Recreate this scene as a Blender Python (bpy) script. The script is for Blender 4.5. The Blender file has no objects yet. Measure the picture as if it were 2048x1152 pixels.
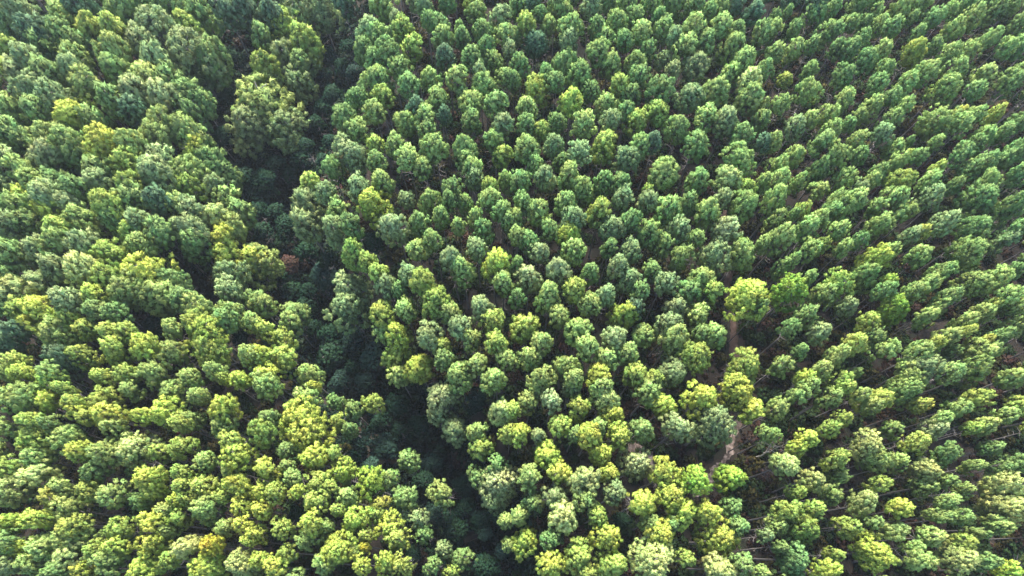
import bpy, math, random
import numpy as np
R = math.radians
sc = bpy.context.scene
COL = sc.collection

# ------------------------------------------------------------------ camera
TILT = 23.3          # degrees away from straight down, towards +Y
F = 1310.0           # focal length in pixels of the 2048 px wide frame
CAMZ = 100.0
cam_d = bpy.data.cameras.new("camera")
cam = bpy.data.objects.new("camera", cam_d); COL.objects.link(cam)
cam.location = (0, 0, CAMZ); cam.rotation_euler = (R(TILT), 0, 0)
cam_d.sensor_width = 36.0; cam_d.lens = 36.0 * F / 2048.0
cam_d.clip_start = 0.5; cam_d.clip_end = 3000
sc.camera = cam

# ------------------------------------------------------------------ world, sun, exposure
SUN_EL, SUN_AZ = 50.0, -5.0      # azimuth clockwise from +Y (the top of the picture)
w = bpy.data.worlds.new("World"); sc.world = w; w.use_nodes = True
nt = w.node_tree; bg = nt.nodes['Background']
sky = nt.nodes.new('ShaderNodeTexSky'); sky.sky_type = 'NISHITA'; sky.sun_disc = False
sky.sun_elevation = R(SUN_EL); sky.sun_rotation = R(SUN_AZ); sky.air_density = 1.0; sky.dust_density = 1.5
nt.links.new(sky.outputs[0], bg.inputs[0]); bg.inputs[1].default_value = 0.105
sd = bpy.data.lights.new("sun", 'SUN'); sd.energy = 2.9; sd.angle = R(18.0); sd.color = (1.0, 0.94, 0.80)
so = bpy.data.objects.new("sun", sd); COL.objects.link(so)
so.rotation_euler = (R(90 - SUN_EL), 0, R(180 - SUN_AZ)); so.location = (0, 60, 120)
sc.view_settings.view_transform = 'Standard'; sc.view_settings.look = 'None'
sc.view_settings.gamma = 1.0; sc.view_settings.exposure = 2.4

# ------------------------------------------------------------------ pixel (2048x1152) -> ray
ct, st = math.cos(R(TILT)), math.sin(R(TILT))
def ray(px, py):
    u = (px - 1024.0) / F; v = (576.0 - py) / F
    return np.array([u, v * ct + st, v * st - ct])
def to_px(x, y, z):
    dx, dy, dz = x, y, z - CAMZ
    yc = dy * ct + dz * st; d = dy * st - dz * ct
    return 1024 + F * dx / d, 576 - F * yc / d, d
def on_plane(px, py, z):
    r = ray(px, py); t = (z - CAMZ) / r[2]
    return r[0] * t, r[1] * t

# ------------------------------------------------------------------ ground: a gully runs through the plantation
GULLY_PX = [(715, -120), (695, 20), (655, 170), (600, 300), (550, 420), (585, 530), (640, 650), (720, 760), (800, 850), (880, 950), (950, 1080), (990, 1260)]
GULLY = np.array([on_plane(a, b, -10.0) for a, b in GULLY_PX])
GPX = np.array(GULLY_PX, float)
def seg_dist(x, y, P):
    x = np.asarray(x, float); y = np.asarray(y, float)
    best = np.full(np.broadcast(x, y).shape, 1e9)
    for a, b in zip(P[:-1], P[1:]):
        d = b - a; L = d @ d
        t = np.clip(((x - a[0]) * d[0] + (y - a[1]) * d[1]) / L, 0, 1)
        best = np.minimum(best, np.hypot(x - a[0] - t * d[0], y - a[1] - t * d[1]))
    return best
SIDE = np.array([on_plane(a, b, -5.0) for a, b in [(425, -130), (445, 60), (455, 180), (470, 300), (540, 420)]])
HOLLOW = np.array([on_plane(a, b, -3.0) for a, b in [(395, 590), (440, 620), (520, 570)]])
def terrain(x, y):
    d = seg_dist(x, y, GULLY); d2 = seg_dist(x, y, SIDE); d3 = seg_dist(x, y, HOLLOW)
    return (-12.0 * np.exp(-(d / 8.5) ** 2) - 6.0 * np.exp(-(d2 / 6.5) ** 2) * (1 - np.exp(-(d / 9.0) ** 2)) - 3.5 * np.exp(-(d3 / 5.0) ** 2) + 0.5 * np.sin(np.asarray(x) * 0.07 + 1) + 0.5 * np.sin(np.asarray(y) * 0.06)
            + 0.12 * np.sin(np.asarray(x) * 0.5 + np.asarray(y) * 0.3) + 0.1 * np.sin(np.asarray(y) * 0.61 - np.asarray(x) * 0.2))
def ground_hit(px, py):
    r = ray(px, py); t = 60.0
    for _ in range(400):
        if CAMZ + r[2] * t <= float(terrain(r[0] * t, r[1] * t)): break
        t += 0.4
    return r[0] * t, r[1] * t

# ------------------------------------------------------------------ materials
def ramp(nt, stops):
    n = nt.nodes.new('ShaderNodeValToRGB'); e = n.color_ramp.elements
    while len(e) > 1: e.remove(e[0])
    e[0].position = stops[0][0]; e[0].color = (*stops[0][1], 1)
    for p, c in stops[1:]:
        k = e.new(p); k.color = (*c, 1)
    return n
def foliage_material(name, per_vertex):
    m = bpy.data.materials.new(name); m.use_nodes = True; nt = m.node_tree; N, L = nt.nodes, nt.links
    bsdf = N['Principled BSDF']; out = N['Material Output']
    if per_vertex:
        src = N.new('ShaderNodeAttribute'); src.attribute_name = 'tint'; colour = src.outputs['Color']
    else:
        src = N.new('ShaderNodeObjectInfo'); colour = src.outputs['Color']
    puff = N.new('ShaderNodeAttribute'); puff.attribute_name = 'puff'      # age / kind of each needle tuft
    hsv = N.new('ShaderNodeHueSaturation')
    mh = N.new('ShaderNodeMapRange'); mh.inputs[3].default_value = 0.475; mh.inputs[4].default_value = 0.51
    mv = N.new('ShaderNodeMapRange'); mv.inputs[3].default_value = 0.72; mv.inputs[4].default_value = 1.24
    sep = N.new('ShaderNodeSeparateColor'); L.new(puff.outputs['Color'], sep.inputs[0])
    L.new(sep.outputs[0], mv.inputs[0]); L.new(sep.outputs[1], mh.inputs[0])
    gp = N.new('ShaderNodeNewGeometry'); nh = N.new('ShaderNodeTexNoise'); nh.inputs['Scale'].default_value = 0.45; L.new(gp.outputs['Position'], nh.inputs['Vector'])
    mn = N.new('ShaderNodeMapRange'); mn.inputs[1].default_value = 0.3; mn.inputs[2].default_value = 0.7; mn.inputs[3].default_value = -0.02; mn.inputs[4].default_value = 0.02; L.new(nh.outputs[0], mn.inputs[0])
    ad = N.new('ShaderNodeMath'); ad.operation = 'ADD'; L.new(mh.outputs[0], ad.inputs[0]); L.new(mn.outputs[0], ad.inputs[1])
    L.new(ad.outputs[0], hsv.inputs['Hue']); L.new(mv.outputs[0], hsv.inputs['Value']); L.new(colour, hsv.inputs['Color'])
    # a light mottling through the crown, in metres
    geo = N.new('ShaderNodeNewGeometry'); noi = N.new('ShaderNodeTexNoise'); noi.inputs['Scale'].default_value = 0.9
    L.new(geo.outputs['Position'], noi.inputs['Vector'])
    mr = N.new('ShaderNodeMapRange'); mr.inputs[3].default_value = 0.75; mr.inputs[4].default_value = 1.25
    L.new(noi.outputs[0], mr.inputs[0])
    mul = N.new('ShaderNodeVectorMath'); mul.operation = 'SCALE'; L.new(hsv.outputs[0], mul.inputs[0]); L.new(mr.outputs[0], mul.inputs['Scale'])
    L.new(mul.outputs[0], bsdf.inputs['Base Color'])
    bsdf.inputs['Roughness'].default_value = 0.55; bsdf.inputs['Specular IOR Level'].default_value = 0.08
    tr = N.new('ShaderNodeBsdfTranslucent'); L.new(mul.outputs[0], tr.inputs[0])
    mix = N.new('ShaderNodeMixShader'); mix.inputs[0].default_value = 0.2
    L.new(bsdf.outputs[0], mix.inputs[1]); L.new(tr.outputs[0], mix.inputs[2]); L.new(mix.outputs[0], out.inputs[0])
    return m
M_CROWN = foliage_material('needles', False)
M_CROWN_V = foliage_material('needles_wood', True)
def bark_material():
    m = bpy.data.materials.new('pine_bark'); m.use_nodes = True; nt = m.node_tree; N, L = nt.nodes, nt.links
    b = N['Principled BSDF']; b.inputs['Roughness'].default_value = 0.9
    tc = N.new('ShaderNodeTexCoord'); n = N.new('ShaderNodeTexNoise'); n.inputs['Scale'].default_value = 6
    L.new(tc.outputs['Object'], n.inputs['Vector'])
    r = ramp(nt, [(0.3, (0.11, 0.10, 0.10)), (0.55, (0.22, 0.20, 0.205)), (0.75, (0.33, 0.30, 0.31))])
    L.new(n.outputs[0], r.inputs[0]); L.new(r.outputs[0], b.inputs['Base Color'])
    bp = N.new('ShaderNodeBump'); bp.inputs['Strength'].default_value = 0.6; L.new(n.outputs[0], bp.inputs['Height']); L.new(bp.outputs[0], b.inputs['Normal'])
    return m
M_BARK = bark_material()
def ground_material(name, stops, scale=1.4):
    m = bpy.data.materials.new(name); m.use_nodes = True; nt = m.node_tree; N, L = nt.nodes, nt.links
    b = N['Principled BSDF']; b.inputs['Roughness'].default_value = 0.95
    geo = N.new('ShaderNodeNewGeometry')
    n1 = N.new('ShaderNodeTexNoise'); n1.inputs['Scale'].default_value = 0.16; n1.inputs['Detail'].default_value = 6
    n2 = N.new('ShaderNodeTexNoise'); n2.inputs['Scale'].default_value = scale; n2.inputs['Detail'].default_value = 8; n2.inputs['Roughness'].default_value = 0.7
    L.new(geo.outputs['Position'], n1.inputs['Vector']); L.new(geo.outputs['Position'], n2.inputs['Vector'])
    mx = N.new('ShaderNodeMath'); mx.operation = 'MULTIPLY_ADD'; mx.inputs[1].default_value = 0.45; L.new(n1.outputs[0], mx.inputs[0])
    m2 = N.new('ShaderNodeMath'); m2.operation = 'MULTIPLY'; m2.inputs[1].default_value = 0.55; L.new(n2.outputs[0], m2.inputs[0]); L.new(m2.outputs[0], mx.inputs[2])
    r = ramp(nt, stops); L.new(mx.outputs[0], r.inputs[0]); L.new(r.outputs[0], b.inputs['Base Color'])
    bp = N.new('ShaderNodeBump'); bp.inputs['Strength'].default_value = 0.8; bp.inputs['Distance'].default_value = 0.15
    L.new(n2.outputs[0], bp.inputs['Height']); L.new(bp.outputs[0], b.inputs['Normal'])
    return m
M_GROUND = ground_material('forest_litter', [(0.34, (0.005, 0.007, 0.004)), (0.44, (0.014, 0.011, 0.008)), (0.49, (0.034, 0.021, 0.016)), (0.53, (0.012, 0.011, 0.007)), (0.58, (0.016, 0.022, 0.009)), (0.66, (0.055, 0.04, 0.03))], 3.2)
M_TRACK = ground_material('dirt', [(0.38, (0.04, 0.03, 0.025)), (0.47, (0.11, 0.08, 0.07)), (0.52, (0.27, 0.21, 0.19)), (0.62, (0.34, 0.28, 0.25))], 1.6)
M_TRACK_RED = ground_material('red_dirt', [(0.38, (0.04, 0.025, 0.02)), (0.5, (0.065, 0.038, 0.03)), (0.62, (0.115, 0.07, 0.055))], 1.8)

# ------------------------------------------------------------------ mesh helpers
def tri_mesh(name, V, mat, N=None, attrs=None):
    """V: (T,3,3) triangle soup -> mesh"""
    T = len(V); me = bpy.data.meshes.new(name)
    me.vertices.add(T * 3); me.loops.add(T * 3); me.polygons.add(T)
    me.vertices.foreach_set('co', V.reshape(-1).astype(np.float32))
    me.loops.foreach_set('vertex_index', np.arange(T * 3, dtype=np.int32))
    me.polygons.foreach_set('loop_start', np.arange(0, T * 3, 3, dtype=np.int32))
    me.polygons.foreach_set('use_smooth', np.ones(T, bool))
    me.materials.append(mat)
    for an, data in (attrs or {}).items():
        a = me.attributes.new(an, 'FLOAT_COLOR', 'POINT')
        a.data.foreach_set('color', np.repeat(np.hstack([data, np.ones((T, 1))]), 3, axis=0).reshape(-1).astype(np.float32))
    me.update()
    if N is not None: me.normals_split_custom_set_from_vertices(N.reshape(-1, 3).astype(np.float32))
    return me
def rot_rows(rng, n):
    d = rng.normal(size=(n, 3)); return d / np.linalg.norm(d, axis=1)[:, None]

def crown_soup(seed, kind='pine', loose=0.0, puffs=150, leaves=20, psize=0.15, sharp=0.6, broad=0.62, gaps=0.0, inner=0.35):
    """needle tufts on the ends of branches. unit crown: radius 1, z from -1 (bottom) to +1 (top).
       returns triangles, normals, per-triangle puff attribute"""
    rng = np.random.default_rng(seed)
    P, A = [], []
    lob = rng.uniform(0, 6.28, 4)
    nb = 24 if not loose else 19                                                  # boughs: each carries its own heap of tufts
    B = rot_rows(rng, nb); B[:, 2] = B[:, 2] * 0.9; bv = rng.uniform(0.25, 0.75, nb); bl = rng.uniform(-0.26 - 0.2 * loose, 0.22 + 0.16 * loose, nb)
    drop = rng.random(nb) < gaps
    for i in range(puffs):
        t = ((i + 0.5) / puffs) ** 0.9                       # 0 top .. 1 bottom
        if t < broad: r = (math.sin(t / broad * math.pi / 2)) ** sharp
        else: r = 1 - 0.6 * ((t - broad) / (1 - broad)) ** 1.4
        a = i * 2.39996 + rng.normal() * 0.22
        z = 1 - 2 * t + rng.normal() * 0.03
        dirv = np.array([math.cos(a) * r, math.sin(a) * r, z]); k = int(np.argmax(B @ (dirv / np.linalg.norm(dirv))))
        if drop[k] and t > 0.35 and rng.random() < 0.8: continue
        f = 1 + bl[k] + 0.10 * math.sin(2 * a + lob[0]) + 0.07 * math.sin(3 * a + lob[1] + 2 * z) + rng.normal() * 0.075
        P.append((dirv[0] * f * 0.88, dirv[1] * f * 0.88, z * 0.9 * (1 + bl[k] * 0.6) + rng.normal() * 0.03)); A.append((np.clip(bv[k] + rng.normal() * 0.2, 0, 1), rng.random()))
    for i in range(int(puffs * inner)):                      # inner tufts so that the crown is not hollow
        d = rot_rows(rng, 1)[0] * rng.uniform(0.15, 0.72); d[2] *= 1.15
        P.append(d); A.append((rng.random() * 0.6, rng.random()))
    P = np.array(P); A = np.array(A); n = len(P)
    s = psize * rng.uniform(0.72, 1.25, n)
    idx = np.repeat(np.arange(n), leaves); m = len(idx)
    d = rot_rows(rng, m); d[:, 2] += 0.12; d /= np.linalg.norm(d, axis=1)[:, None]
    u = np.cross(d, rot_rows(rng, m)); u /= np.linalg.norm(u, axis=1)[:, None]; v = np.cross(d, u)
    S = (s[idx] * rng.uniform(0.8, 1.25, m))[:, None]; W = S * ((0.40 if leaves < 24 else 0.27) if kind == 'pine' else 0.6)
    c = P[idx] + d * S * 0.62
    b0 = c - u * S * 0.45 + v * W; b1 = c - u * S * 0.45 - v * W; tip = c + u * S * 0.75 + d * S * 0.42
    V = np.stack([b1, tip, b0], 1)
    ng = np.cross(V[:, 1] - V[:, 0], V[:, 2] - V[:, 0]); fl = (ng * d).sum(1) < 0
    V[fl] = V[fl][:, ::-1]; ng[fl] *= -1; ng /= np.linalg.norm(ng, axis=1)[:, None]
    cn = P[idx] * np.array([1, 1, 0.8]); cn /= (np.linalg.norm(cn, axis=1)[:, None] + 1e-6)
    nrm = d * 0.75 + ng * 0.1 + cn * 0.55; nrm /= np.linalg.norm(nrm, axis=1)[:, None]
    NN = np.repeat(nrm[:, None, :], 3, 1)
    AT = np.hstack([A[idx], np.zeros((m, 1))])
    return V, NN, AT

def tube(path, radii, sides=6):
    """tapered tube along a path -> (verts, quads)"""
    V, Q = [], []
    path = np.array(path, float)
    for i, (p, r) in enumerate(zip(path, radii)):
        d = path[min(i + 1, len(path) - 1)] - path[max(i - 1, 0)]; d /= np.linalg.norm(d)
        a = np.cross(d, [0.3, 0.9, 0.1]) ; a /= np.linalg.norm(a); b = np.cross(d, a)
        for k in range(sides):
            an = 2 * math.pi * k / sides; V.append(p + (a * math.cos(an) + b * math.sin(an)) * r)
    for i in range(len(path) - 1):
        for k in range(sides):
            Q.append((i * sides + k, i * sides + (k + 1) % sides, (i + 1) * sides + (k + 1) % sides, (i + 1) * sides + k))
    return V, Q
def trunk_geo(seed, R0=0.17, H=18.0, sides=6, dead=14, crown_r=2.0, crown_h=7.0):
    """bole with a slight bend, dead snags below the crown and live limbs inside it; the base is at z = 0"""
    rng = np.random.default_rng(seed); V, Q = [], []
    bx, by = rng.normal() * 0.25, rng.normal() * 0.25
    def bole(t): return np.array([bx * math.sin(t * 2.6), by * math.sin(t * 3.1), t * H])
    def add(p, r, s=4):
        v, q = tube(p, r, s); o = len(V); V.extend(v); Q.extend([tuple(i + o for i in k) for k in q])
    ts = np.linspace(0, 0.97, 9); path = [bole(t) for t in ts]; path[0][2] = -0.5
    add(path, [R0 * (1.25 if i == 0 else 1 - 0.8 * t) for i, t in enumerate(ts)], sides)
    for i in range(dead):                                     # dead lower branches
        t = rng.uniform(0.38, 1 - crown_h / H + 0.08); a = rng.uniform(0, 6.28); l = rng.uniform(0.6, 1.7)
        p = bole(t); e = p + np.array([math.cos(a) * l, math.sin(a) * l, l * rng.uniform(-0.1, 0.35)])
        mid = (p + e) / 2 + rng.normal(size=3) * 0.1
        add([p, mid, e], [0.035, 0.025, 0.01], 3)
        f = mid + np.array([math.cos(a + 0.7) * l * 0.4, math.sin(a + 0.7) * l * 0.4, 0.1]); add([mid, f], [0.02, 0.008], 3)
    for i in range(14):                                       # limbs of the crown
        t = 1 - crown_h / H * rng.uniform(0.15, 0.95); a = i * 2.4; l = crown_r * rng.uniform(0.6, 0.85) * min(1, (1.02 - t) / (crown_h / H) * 1.8)
        p = bole(t); e = p + np.array([math.cos(a) * l, math.sin(a) * l, l * rng.uniform(0.15, 0.45)])
        add([p, (p * 0.5 + e * 0.5) - np.array([0, 0, 0.12]), e], [0.06, 0.045, 0.02], 4)
    return V, Q
def quad_mesh(name, V, Q, mat):
    me = bpy.data.meshes.new(name); me.from_pydata([tuple(v) for v in V], [], Q); me.materials.append(mat)
    me.polygons.foreach_set('use_smooth', np.ones(len(me.polygons), bool)); me.update(); return me

# ------------------------------------------------------------------ the survey of crowns
# one entry per crown: centre x, y and width in thirds of a photo pixel inside a 512x384 cell, and its colour class
CROPS = {
(0,0): """110 60 150 p;40 140 110 g;350 75 130 l;210 190 150 b;480 40 150 b;380 190 110 g;460 260 110 g;535 170 140 y;680 160 130 y;730 60 150 g;860 20 120 g;930 150 170 p;840 240 130 p;1130 170 150 y;1130 330 250 p;910 330 130 p;1250 330 150 g;670 300 140 l;700 420 160 l;870 460 130 l;1010 470 130 g;60 290 110 y;160 340 120 p;240 270 130 g;440 340 120 l;420 410 140 p;120 440 130 p;270 430 130 g;25 410 100 y;190 540 140 p;530 520 160 l;340 580 150 p;60 640 130 l;210 650 120 g;440 690 170 Y;550 710 110 g;660 590 130 g;800 550 150 p;800 660 130 b;960 610 170 p;1110 560 140 g;1140 670 140 g;1210 610 110 g;960 730 150 l;1090 770 150 l;40 780 120 g;280 810 170 l;430 860 150 l;620 880 190 Y;290 940 150 p;470 950 140 g;560 1000 120 g;800 850 140 l;930 820 140 l;1190 830 120 l;30 960 120 p;150 1020 150 l;780 970 150 y;960 950 120 p;930 1040 160 p;1100 1030 170 l;1160 920 160 Y;1260 970 160 g;1350 1040 130 g;200 1090 120 l;340 1090 120 g;270 1130 130 l;440 1120 110 g;600 1110 150 p;780 1110 140 y;1140 1120 120 y;1300 1120 150 p;1100 60 140 g;1210 80 130 g;1010 30 120 g;1350 50 140 b;1460 30 130 b;1450 1070 140 d;1400 350 130 d;1360 580 120 d;1320 820 130 d;110 830 110 g;15 870 80 y""",
(512,0): """40 930 130 d;120 980 120 d;-20 1090 140 d;300 870 110 d;250 60 190 p;400 90 210 p;530 30 120 b;170 150 180 y;290 260 170 y;150 310 150 p;270 400 140 g;40 390 150 y;30 200 100 g;240 490 140 p;310 590 140 g;50 620 290 l;170 760 190 p;-60 750 190 p;430 340 140 g;520 400 120 d;390 450 130 d;450 560 130 d;590 430 110 b;770 50 160 l;840 130 80 p;890 190 130 y;680 190 130 p;730 230 150 l;650 310 130 g;1010 60 100 p;1040 130 90 g;1100 170 120 g;1330 90 110 l;1310 20 110 y;1470 120 120 p;1125 240 110 l;1240 240 100 g;1220 180 70 l;1360 200 110 g;1380 280 100 g;1500 220 110 l;1520 320 90 p;945 300 120 y;800 330 140 g;710 370 110 g;1140 350 120 b;1290 360 130 g;1420 380 120 l;1340 440 90 p;1500 480 100 l;870 430 130 l;1210 480 120 l;1050 500 110 l;1370 530 140 l;920 530 130 g;730 500 170 l;770 600 130 y;610 600 120 g;1090 600 130 l;1240 570 80 l;1290 630 140 l;1290 730 130 g;1440 640 130 g;960 650 100 b;1130 700 90 b;720 690 130 l;530 700 130 g;610 790 130 l;900 750 140 l;1020 710 130 l;1030 800 120 g;1480 760 120 p;450 850 110 g;590 940 180 P;520 870 100 p;720 880 110 y;730 970 110 g;840 880 120 l;910 960 130 l;1010 1010 110 l;1070 900 150 l;1250 890 140 l;1270 960 120 l;1430 860 150 l;1480 940 110 y;1300 1020 120 l;1310 1080 110 p;400 960 100 g;460 1020 140 g;270 960 140 d;60 1080 120 d;330 1110 130 y;420 1150 110 p;620 1130 130 p;760 1100 130 l;1180 1130 120 g;1400 1130 100 y;1500 1090 90 l;90 60 120 b;560 270 120 d;820 220 80 g;1150 30 100 g;950 20 90 p;350 740 130 d;390 650 120 d;200 1040 120 d""",
(1024,0): """30 50 110 g;120 30 110 b;270 40 130 l;320 80 90 l;470 60 130 p;690 40 130 g;830 30 110 l;960 50 150 g;1240 70 140 l;1250 170 130 l;170 100 80 g;90 160 110 y;215 160 100 l;350 170 130 l;340 260 110 p;510 170 100 g;625 140 120 l;735 110 110 g;765 200 120 l;905 180 130 l;970 230 100 p;1090 170 130 l;1340 210 110 g;20 230 80 l;145 270 120 b;550 240 120 l;520 330 150 l;670 260 110 g;815 300 90 g;1040 300 130 l;1150 270 110 g;1320 290 140 l;1390 370 130 l;1100 410 150 p;50 400 120 g;325 390 140 g;590 390 140 l;740 390 120 l;400 470 150 l;205 450 90 g;260 510 110 g;760 470 120 g;640 510 110 y;880 550 150 g;710 570 110 g;1310 460 130 l;1420 490 130 L;1430 600 160 l;1060 600 150 p;1210 570 150 l;140 560 140 y;470 560 110 g;355 630 130 Y;555 640 130 l;590 730 110 p;690 670 100 g;870 690 130 y;90 670 130 l;90 760 110 g;265 750 110 g;430 740 130 l;175 790 110 y;745 740 130 y;990 770 150 l;1170 710 130 l;1280 740 150 p;1370 830 130 g;850 850 100 b;770 890 120 l;1110 880 150 g;550 880 160 y;250 880 110 p;90 910 150 l;670 970 160 p;395 930 130 p;300 980 90 g;140 1000 110 l;195 1070 120 p;340 1050 120 l;1350 970 180 l;910 1050 160 l;1290 1090 160 L;1110 1090 130 g;550 1090 120 g;650 1110 110 g;420 1120 120 l;40 1090 120 g;820 1145 70 y;1500 870 120 b;1500 720 110 g;1500 210 130 g;1510 430 100 g;1400 1140 110 y;1510 1090 90 l;1450 90 120 b;1340 30 100 b;1090 50 100 g;570 30 90 g;880 110 90 g;1180 90 90 g;10 490 80 g""",
(1536,0): """25 190 110 l;30 340 120 l;150 310 120 l;110 90 70 g;40 100 70 g;270 100 110 g;380 70 90 g;340 220 120 l;400 190 90 g;250 290 90 g;400 310 110 g;540 40 140 g;480 150 110 l;580 140 90 g;640 90 80 l;660 165 100 l;550 250 100 g;490 310 120 g;740 170 110 g;780 60 140 l;900 30 130 l;970 140 140 g;890 210 90 g;870 330 120 o;1090 200 140 l;1080 80 80 l;1220 110 100 l;1350 80 130 g;1190 30 100 g;1450 40 110 l;1340 230 110 l;1270 270 90 l;1420 300 110 l;1190 330 110 l;1070 350 130 l;1500 150 110 g;1510 280 120 g;680 320 110 l;570 380 140 g;440 490 150 g;465 440 60 Y;250 430 110 l;700 420 110 l;650 510 120 g;930 450 140 l;820 510 110 l;1110 440 130 l;1050 540 160 l;1280 460 120 l;1230 550 110 g;1430 520 140 g;1500 450 120 l;230 570 140 l;450 610 130 l;80 630 110 l;720 600 100 g;800 660 100 l;620 650 110 l;540 710 90 l;470 770 90 g;730 730 130 l;680 820 130 p;260 720 100 l;350 700 110 l;150 780 120 p;380 790 110 l;320 860 130 g;30 850 110 l;530 850 120 l;540 940 110 g;160 940 110 l;60 990 100 l;390 950 140 l;310 1030 140 g;60 1090 130 l;180 1100 80 l;840 860 60 g;760 900 110 l;990 870 90 l;760 990 140 l;840 950 80 y;900 950 90 g;1020 730 190 l;1150 760 110 l;1220 720 100 l;1360 690 80 o;1140 690 80 o;1290 820 130 l;1400 810 110 g;1230 880 110 g;1500 740 110 g;1140 940 120 g;1290 990 120 g;1200 1030 110 g;1420 960 110 g;1010 1020 80 y;960 1100 130 l;780 1110 150 y;620 1090 110 l;550 1135 100 p;460 1080 130 l;650 1050 90 g;1310 1120 160 l;1500 900 120 g;1500 1050 120 g;1120 1110 90 g;160 180 90 g;850 130 80 g;1000 270 80 g;640 10 90 g;290 20 100 b;130 10 100 b;1280 20 80 g""",
(0,384): """30 80 90 g;130 20 80 Y;120 100 140 l;170 180 120 g;40 180 110 p;320 120 150 Y;350 210 130 y;500 150 140 l;290 40 150 p;410 60 110 p;640 80 140 y;680 160 110 g;790 30 130 g;940 40 120 b;1060 80 110 l;1150 110 130 p;1350 50 130 l;1300 140 160 L;1400 230 150 l;1340 290 140 Y;1440 120 130 g;820 170 120 p;800 240 150 y;850 320 120 l;980 250 150 g;1130 210 140 p;1150 310 140 g;30 350 130 g;230 350 140 p;350 320 140 l;500 330 150 p;680 380 150 y;1370 390 150 Y;1500 390 110 Y;1390 500 150 p;1370 590 130 p;340 460 150 p;520 460 150 L;230 540 160 p;650 500 140 y;860 490 220 Y;1040 540 140 g;770 590 180 l;950 630 170 l;90 580 130 L;30 500 90 g;560 610 110 Y;400 650 130 p;130 700 120 y;50 690 110 g;250 740 170 Y;420 770 150 y;530 820 120 y;340 850 180 l;50 930 150 b;380 1010 140 b;120 1020 120 y;150 1095 120 Y;30 1080 80 l;320 1080 110 l;330 1140 110 Y;500 980 120 y;660 850 110 y;770 840 120 y;690 950 160 y;880 920 150 Y;1050 980 140 l;1200 700 150 l;1190 780 140 y;1240 860 200 Y;1260 960 180 y;1390 720 120 l;1040 830 110 l;1510 640 80 g;1510 790 100 l;1500 980 110 l;1290 1070 90 l;1450 1130 110 Y;1340 1120 80 y;770 1090 130 y;940 1100 170 l;620 1110 110 y;1130 1120 110 l;600 720 130 g;700 730 110 g;1090 640 120 g;930 790 130 d;1440 880 110 d;80 820 110 b;1330 760 110 g""",
(512,384): """-40 10 150 d;60 30 130 d;10 110 110 d;110 120 120 d;320 70 160 p;300 180 150 p;440 40 130 p;490 120 130 l;470 230 140 p;580 200 120 g;700 80 190 Y;590 15 110 p;830 220 160 P;180 210 140 g;40 240 110 d;300 350 130 d;1050 60 140 l;980 190 110 g;1110 150 100 l;1160 40 90 g;1255 70 90 l;1400 40 120 l;1210 210 80 l;1320 150 90 l;1370 220 110 g;1480 110 110 l;1515 180 90 g;1060 290 110 l;590 370 140 y;670 420 110 y;1170 400 140 p;1240 470 140 l;1320 340 120 p;1430 440 150 Y;1480 550 130 l;30 430 180 l;140 500 120 g;390 480 120 b;420 560 100 b;200 430 110 r;480 520 80 b;910 500 120 p;1000 550 150 y;730 490 110 y;780 560 110 p;860 590 100 g;570 590 190 P;550 700 230 p;220 600 150 g;320 600 130 g;40 670 120 l;1080 660 170 y;1170 730 120 l;760 740 150 y;770 840 130 l;900 720 130 l;1360 700 150 p;1420 780 140 y;860 860 150 Y;1040 870 150 p;1220 810 140 p;1290 880 110 l;1120 940 120 y;1130 1010 120 g;850 990 170 y;990 1060 170 Y;1440 910 130 y;1500 1010 120 l;1330 1040 130 l;600 900 160 b;700 990 150 b;450 980 190 g;440 850 130 d;340 820 120 d;210 780 130 l;50 830 130 y;160 880 130 y;60 990 160 Y;180 1010 130 y;320 1100 120 l;80 1110 130 Y;1430 1120 150 l;1220 1110 150 l;860 1110 130 l;500 1130 120 b;650 1140 120 b;240 730 130 g;580 1060 110 d;300 700 130 d;700 300 120 d;430 400 100 d""",
(1024,384): """70 70 110 g;160 120 140 l;20 160 90 l;320 70 130 l;420 20 120 g;365 160 140 p;225 220 100 l;530 110 140 y;660 40 130 p;810 60 120 p;930 100 140 l;1050 70 120 g;1170 130 150 l;1390 80 160 l;1270 40 100 p;600 230 140 p;710 170 120 g;820 240 150 l;910 310 110 l;1010 220 120 p;1100 280 100 l;1280 240 140 P;340 260 130 Y;370 350 140 l;30 260 100 l;100 300 120 g;170 370 110 p;710 350 130 p;1000 400 150 l;1210 400 170 p;1370 370 160 l;1500 320 110 l;280 470 160 P;100 520 150 P;30 440 80 g;470 490 110 g;640 450 120 p;700 530 130 p;770 600 110 g;840 480 110 g;920 550 130 p;1130 530 150 l;1190 610 120 y;1060 600 120 g;560 620 120 p;220 630 150 l;370 590 130 y;465 680 130 l;280 750 130 l;670 750 160 Y;980 690 130 p;1110 750 140 l;1400 640 240 Y;940 800 130 p;970 890 170 l;1210 860 130 l;70 820 170 y;180 900 130 l;395 830 150 l;610 880 140 p;690 970 120 l;450 930 130 l;560 1000 130 l;110 990 140 l;320 1050 160 l;1100 990 190 y;730 1090 140 y;960 1090 160 p;520 1110 140 Y;370 1120 120 l;180 1130 150 l;850 1130 110 y;1390 1050 180 y;1330 1145 110 Y;1500 690 80 g;590 330 100 g;740 690 100 b;1130 850 100 g;30 640 90 g""",
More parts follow.
